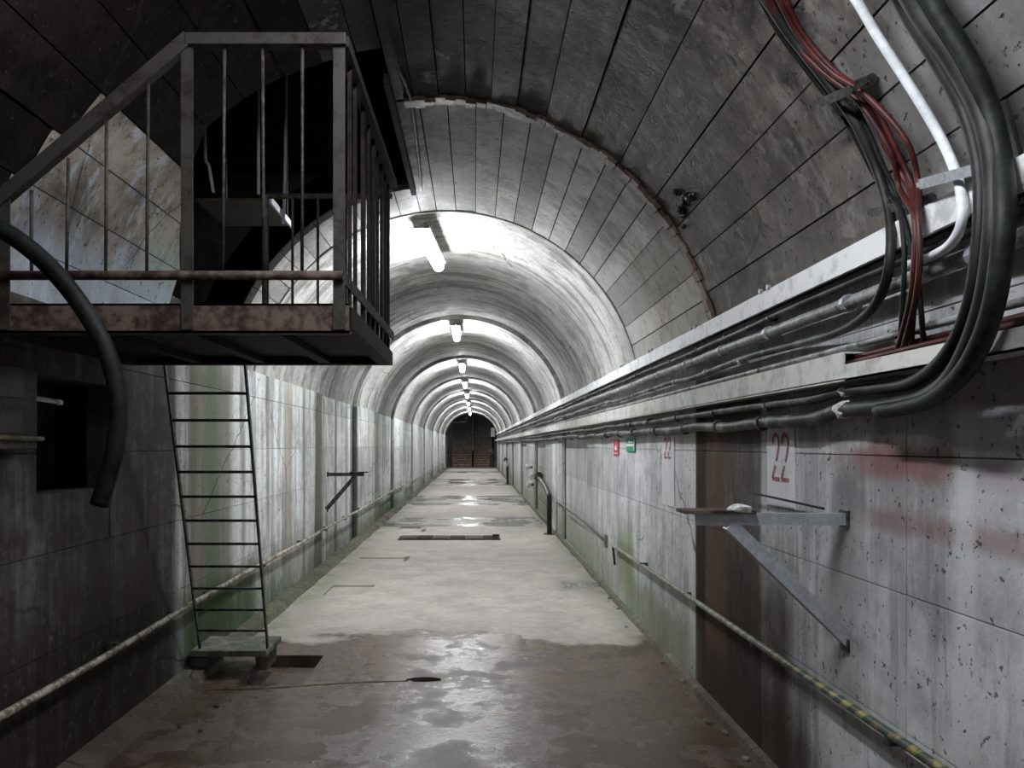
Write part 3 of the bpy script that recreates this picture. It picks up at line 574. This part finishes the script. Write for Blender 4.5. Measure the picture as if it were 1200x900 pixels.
    stand(13.7, XR-.14, 'nearer black stand pipe bending from floor to right wall'); stand(31.5, XR-.14, 'farther black stand pipe at the right wall near the stairs')
    for k, (y, z) in enumerate(((19.6, 1.02), (19.2, .60), (18.2, .84))):
        h = thing('shutoff_valve', (XR+.05, y, z), ('upper', 'lower', 'middle')[k]+' pale valve knob on the right wall beyond the nearer stand pipe', 'valve', 'valve knobs')
        MB().tube([(XR+.08, y, z), (XR-.10, y, z)], .035, 8).build('stem', 'steeldk', h); MB().lump((XR-.12, y, z), .075, 3+k).build('cap', 'cement', h)
right_things()
# ------------------------------------------------------------------ cable runs on the right wall
def run(name, mat, r, z, off, y0, label, cat, wob=.0, yend=50., clips=None, seed=1, lead=None, group='cable runs on the right wall', every=.62):
    rr = random.Random(seed); x = XR-off; t = thing(name, (x, 10, z), label, cat, group)
    pts = list(lead or []); yy = y0; k = 0
    if lead and pts[0][2] > ZS+.2: pts = ext(pts)
    while yy < yend:
        pts.append((x+rr.uniform(-1, 1)*wob*.4, yy, z+rr.uniform(-1, 1)*wob)); yy += .55 if yy < 12 else (1.1 if yy < 25 else 4.)
    MB().tube(smoothpath(pts, 4 if wob else 3), r, 10).build('cable' if cat == 'cable' else 'pipe', mat, t, smooth=True)
    if clips:
        R_ = r*1.28; c = MB().tube([(0, -.012, 0), (0, .012, 0)], R_, 10); c.box(0, off-.002, -.012, .012, -.012, .012); me = c.mesh('clip'); me.materials.append(M[clips])
        yy = y0+.45+rr.random()*.3
        while yy < 24: link('clip', me, t, (x, yy, z)); yy += every*rr.uniform(.85, 1.15)*(1 if yy < 12 else 1.6)
    return t
def cables():
    # white flat rail at the springing and cream trunking
    t = thing('white_rail', (XR, 10, CZ+.68), 'long white flat rail along the springing of the right vault', 'rail')
    yy = -10.7
    while yy < 52:
        L = 2.4; MB().box(XR-.075, XR-.06, yy, min(yy+L-.006, 53), CZ+.645, CZ+.735).build('rail_length', 'white', t); yy += L
    MB().box(XR-.06, XR+.02, -10.7, 53, CZ+.72, CZ+.732).build('rail_flange', 'white', t)
    c = MB().tube([(-.086, 0, 0), (-.07, 0, 0)], .012, 8).mesh('bolt'); c.materials.append(M['steel'])
    for i in range(9):
        link('bolt', c, t, (XR, 3.62+i*1.2, CZ+.742)); link('bolt', c, t, (XR, 3.72+i*1.2, CZ+.742))
    d = thing('cable_trunking', (XR, 10, CZ+.3), 'cream cable trunking box along the right wall under the pipes', 'trunking')
    yo = 2.83; xf = XR-.10
    b = MB().box(xf, XR-.004, -11, 53, CZ+.235, CZ+.243); b.box(XR-.010, XR-.004, -11, 53, CZ+.235, CZ+.335); b.box(xf, xf+.005, -11, yo, CZ+.235, CZ+.295); b.build('channel', 'cream', d)
    yy = yo
    while yy < 52:
        MB().box(xf-.004, xf+.003, yy, min(yy+1.94, 53), CZ+.245, CZ+.342).build('front_cover', 'cream', d); MB().box(xf+.003, XR-.008, yy, min(yy+1.94, 53), CZ+.336, CZ+.342).build('top_cover', 'cream', d); yy += 1.95
    run('power_cable', 'greycable', .030, CZ+.105, .05, 3.2, 'thick dusty black cable, lowest run on the right wall', 'cable', .010, clips='steeldk', seed=3, every=.75,
        lead=[on_shell(1050, -30, .06), on_shell(1082, 20, .07), on_shell(1118, 70, .08), on_shell(1148, 125, .09), on_shell(1164, 180, .13), PX(1168, 235, 1.32), PX(1165, 290, 1.30), PX(1156, 350, 1.30), PX(1138, 405, 1.31), PX(1112, 448, 1.345), PX(1075, 470, 1.38), PX(1030, 477, 1.40), PX(985, 481, 1.41)])
    run('power_cable', 'greycable', .020, CZ+.185, .05, 3.2, 'thinner black cable running just under the cream trunking', 'cable', .008, clips='steeldk', seed=5, every=.75,
        lead=[on_shell(1035, -30, .05), on_shell(1068, 25, .05), on_shell(1100, 75, .06), on_shell(1132, 135, .07), on_shell(1147, 190, .12), PX(1150, 245, 1.335), PX(1146, 300, 1.32), PX(1138, 350, 1.32), PX(1122, 395, 1.325), PX(1098, 428, 1.345), PX(1066, 449, 1.385), PX(1030, 455, 1.40), PX(985, 459, 1.41)])
    tag(MB().tube(smoothpath(ext([on_shell(1070, -30, .06), on_shell(1102, 20, .07), on_shell(1135, 72, .08), on_shell(1160, 130, .09), on_shell(1173, 185, .13), PX(1178, 240, 1.30), PX(1174, 295, 1.28), PX(1166, 350, 1.275), PX(1150, 400, 1.28), PX(1126, 440, 1.30), PX(1094, 466, 1.345), PX(1062, 477, 1.365), PX(1030, 482, 1.37)]), 5), .026, 10).build('power_cable', 'blackgreen', smooth=True), 'thick black-green cable, outermost of the bundle sweeping down the right vault', 'cable', 'cables sweeping down the right vault')
    for (y, z, s, l) in ((990, 458, .028, 'small white plaster collar on the cable under the trunking'), (988, 480, .042, 'white plaster collar on the lowest thick cable')):
        tag(MB().lump(PX(y, z, 1.405), s, 11, (.8, 1.5, .85)).build('plaster_collar', 'cement'), l, 'collar')
    # pipes above the trunking
    run('conduit_pipe', 'grey', .013, CZ+.372, .035, -11, 'slim grey conduit lying just above the cream trunking', 'pipe', .0, clips='steeldk', seed=7, every=1.2)
    run('sheathed_cable', 'greycable', .017, CZ+.445, .04, 3.35, 'dark wavy cable above the slim grey conduit', 'cable', .012, clips='steel', seed=9, every=.7,
        lead=[on_shell(880, -20, .05), on_shell(925, 40, .05), on_shell(968, 95, .05), on_shell(1003, 145, .05), on_shell(1028, 200, .05), on_shell(1042, 250, .09), PX(1044, 295, 1.355), PX(1036, 336, 1.355), PX(1018, 366, 1.37), PX(985, 388, 1.40)])
    run('conduit_pipe', 'grey', .026, CZ+.535, .05, -11, 'thick grey pipe in the middle of the right wall runs', 'pipe', .004, clips='steel', seed=11, every=.8)
    run('sheathed_cable', 'greycable', .014, CZ+.61, .035, 3.0, 'uppermost dark cable just below the white rail', 'cable', .010, clips='steeldk', seed=13, every=.6, lead=[(XR-.035, -11, CZ+.61), (XR-.035, -5, CZ+.61), (XR-.035, -1, CZ+.61), (XR-.035, 2.0, CZ+.612)])
    # white conduit sweeping down and turning along the wall
    w = [on_shell(985, -25, .05), on_shell(1030, 45, .05), on_shell(1075, 115, .05), on_shell(1104, 165, .05), on_shell(1121, 205, .09), PX(1128, 240, 1.36), PX(1125, 268, 1.355), PX(1112, 288, 1.36), PX(1090, 301, 1.38), PX(1062, 311, 1.42)]
    tag(MB().tube(smoothpath(ext(w), 6), .0145, 12).build('white_conduit', 'whitepipe', smooth=True), 'white plastic conduit sweeping down the right vault', 'conduit')
    # red cables into the trunking
    base = [(885, -25), (925, 38), (965, 82), (1005, 112), (1040, 165), (1062, 215), (1072, 250), (1074, 300), (1070, 350), (1062, 395), (1056, 420)]
    jit = [((0, 0), (0, 0), (2, 0), (4, 2), (-2, 8), (0, 0), (0, 0), (1, 0), (0, 0), (-3, 0), (-6, 0)),
           ((10, 0), (8, 0), (6, 0), (10, 0), (22, 0), (14, 0), (4, 0), (4, 0), (3, 0), (0, 0), (-1, 0)),
           ((18, 0), (15, 0), (12, 0), (14, 4), (8, 6), (6, 0), (3, -2), (0, 0), (2, 0), (6, 0), (14, 4)),
           ((-6, 0), (-5, 0), (-4, 0), (0, 6), (4, 14), (-8, 6), (-1, 2), (-2, 0), (-3, 0), (-6, 0), (-10, 2))]
    LB = ('leftmost red cable at the trunking mouth', 'red cable bowing out to the right below the upper clip', 'red cable curling right into the trunking mouth', 'innermost red cable of the bundle on the right vault')
    for i, j in enumerate(jit):
        q = []
        for k, ((u, v), (du, dv)) in enumerate(zip(base, j)):
            if k <= 5: q.append(on_shell(u+du, v+dv, .045+.012*(i % 2)))
            else: q.append(PX(u+du, v+dv, (1.36, 1.345, 1.355, 1.385, 1.415)[k-6]-.01*(i % 2)))
        tag(MB().tube(smoothpath(ext(q), 5), .0095, 8).build('red_cable', 'red', smooth=True), LB[i], 'cable', 'red cables on the right vault')
    for i, (dx, z, y0, y1) in enumerate(((.03, .305, -11, 2.95), (.075, .300, -11, 3.0), (.05, .322, -11, 2.9))):
        tag(MB().tube(smoothpath([(XR-dx, y0, CZ+z), (XR-dx, -4, CZ+z), (XR-dx, 0, CZ+z), (XR-dx, 2, CZ+z+.008), (XR-dx, y1, CZ+z)], 6), .011, 8).build('red_cable', 'red', smooth=True), ('red cable lying at the back of the open trunking', 'red cable lying at the front of the open trunking', 'upper red cable lying in the open trunking')[i], 'cable', 'red cables in the trunking')
    # black cables beside the red ones
    q2 = [(872, -25), (912, 38), (955, 95), (990, 140), (1012, 180), (1030, 215), (1055, 245), (1070, 300), (1078, 350), (1082, 395), (1086, 412)]
    tag(MB().tube(smoothpath(ext([on_shell(u, v, .035) if k < 6 else PX(u, v, (1.365, 1.35, 1.355, 1.385, 1.415)[k-6]) for k, (u, v) in enumerate(q2)]), 5), .0085, 8).build('black_cable', 'black', smooth=True), 'thin black cable dropping into the trunking right of the red cables', 'cable')
    q3 = [(1000, 118), (1020, 160), (1035, 195), (1050, 225), (1056, 255), (1060, 300), (1058, 350), (1055, 395), (1053, 415)]
    tag(MB().tube(smoothpath([on_shell(u, v, .035) if k < 4 else PX(u, v, (1.375, 1.355, 1.36, 1.385, 1.415)[k-4]) for k, (u, v) in enumerate(q3)], 5), .008, 8).build('black_cable', 'blackgreen', smooth=True), 'thin green-black cable dropping left of the red cables', 'cable')
    # clips and clamps on the vault
    def clip(a, b, label, mat, h=.085):
        pa, pb = on_shell(*a, .005), on_shell(*b, .005); n = Vector((XC-pa.x, 0, ZC-pa.z)).normalized(); t = thing('cable_clamp', (pa+pb)/2, label, 'clamp', 'clamps on the right vault')
        bb = MB().bar(pa+n*.02, pb+n*.02, .03, .02, n).build('base_bar', mat, t); MB().bar(pa.lerp(pb, .05)+n*h, pb.lerp(pa, .05)+n*h, .03, .008, n).build('strap', mat, t)
        for f in (.04, .5, .96): p = pa.lerp(pb, f); MB().bar(p, p+n*(h+.006), .014, .014, (0, 1, 0)).build('bolt', mat, bb)
    clip((972, 112), (1028, 88), 'black clip holding the red cables high on the right vault', 'steeldk'); clip((1043, 243), (1098, 230), 'black clip where the red cables pinch together', 'steeldk')
    clip((1122, 204), (1196, 184), 'galvanised clamp holding the white conduit and black cables', 'steel', .125)
    g = on_shell(1100, 318, .05); tag(MB().lump((XR-.05, 2.40, CZ+.535), .042, 21, (.8, 1.4, .85)).build('pipe_joint', 'cement'), 'pale lumpy joint on the thick grey pipe by the red cables', 'joint')
    # black lumps standing in for a dark spalled hole in the vault
    t = MB(); rr = random.Random(4)
    for i in range(14):
        u, v = 800+rr.gauss(0, 7), 245+rr.gauss(0, 17); t.lump(on_shell(u, v, .01), rr.uniform(.012, .03), i, sub=1)
    tag(t.build('spalled_hole_lumps', 'tar'), 'ragged black lumps standing in for a spalled hole in the right vault', 'clump')
cables()
# ------------------------------------------------------------------ floor things
def floor_things():
    t = thing('drain_cover', (-.45, 13.1, 0), 'long rusty drain cover strip lying across the tunnel floor', 'cover')
    MB().box(-1.30, .42, 12.85, 13.32, .0, .02).build('frame', 'rust', t, bevel=.004)
    for i in range(6): x = -1.26+i*.277; MB().box(x, x+.26, 12.9, 13.27, .02, .032).build('cover_plate', 'rustdark' if i % 2 else 'rust', t)
    MB().tube([(.30, 13.0, .045), (.40, 13.05, .05), (.41, 13.2, .05), (.30, 13.25, .045)], .012, 6).build('handle', 'rust', t)
    rr = random.Random(12)
    for i in range(16):
        y = rr.uniform(3.4, 5.2) if i < 10 else rr.uniform(5.2, 9); r = rr.uniform(.008, .022); x = XR-.06-abs(rr.gauss(0, .05))
        tag(MB().lump((x, y, r*.5), r, 50+i, (1.2, 1, .7), 1).build('rubble_stone', 'slab'), 'small rubble stone on the floor at the foot of the right wall', 'stone', 'rubble by the right wall')
    for i in range(9):
        y = rr.uniform(3.3, 6.0); r = rr.uniform(.008, .018); x = rr.uniform(-1.7, -1.45)
        tag(MB().lump((x, y, r*.5), r, 80+i, (1.2, 1, .7), 1).build('rubble_stone', 'kerb'), 'small rubble stone on the floor by the left kerb', 'stone', 'rubble by the left kerb')
floor_things()
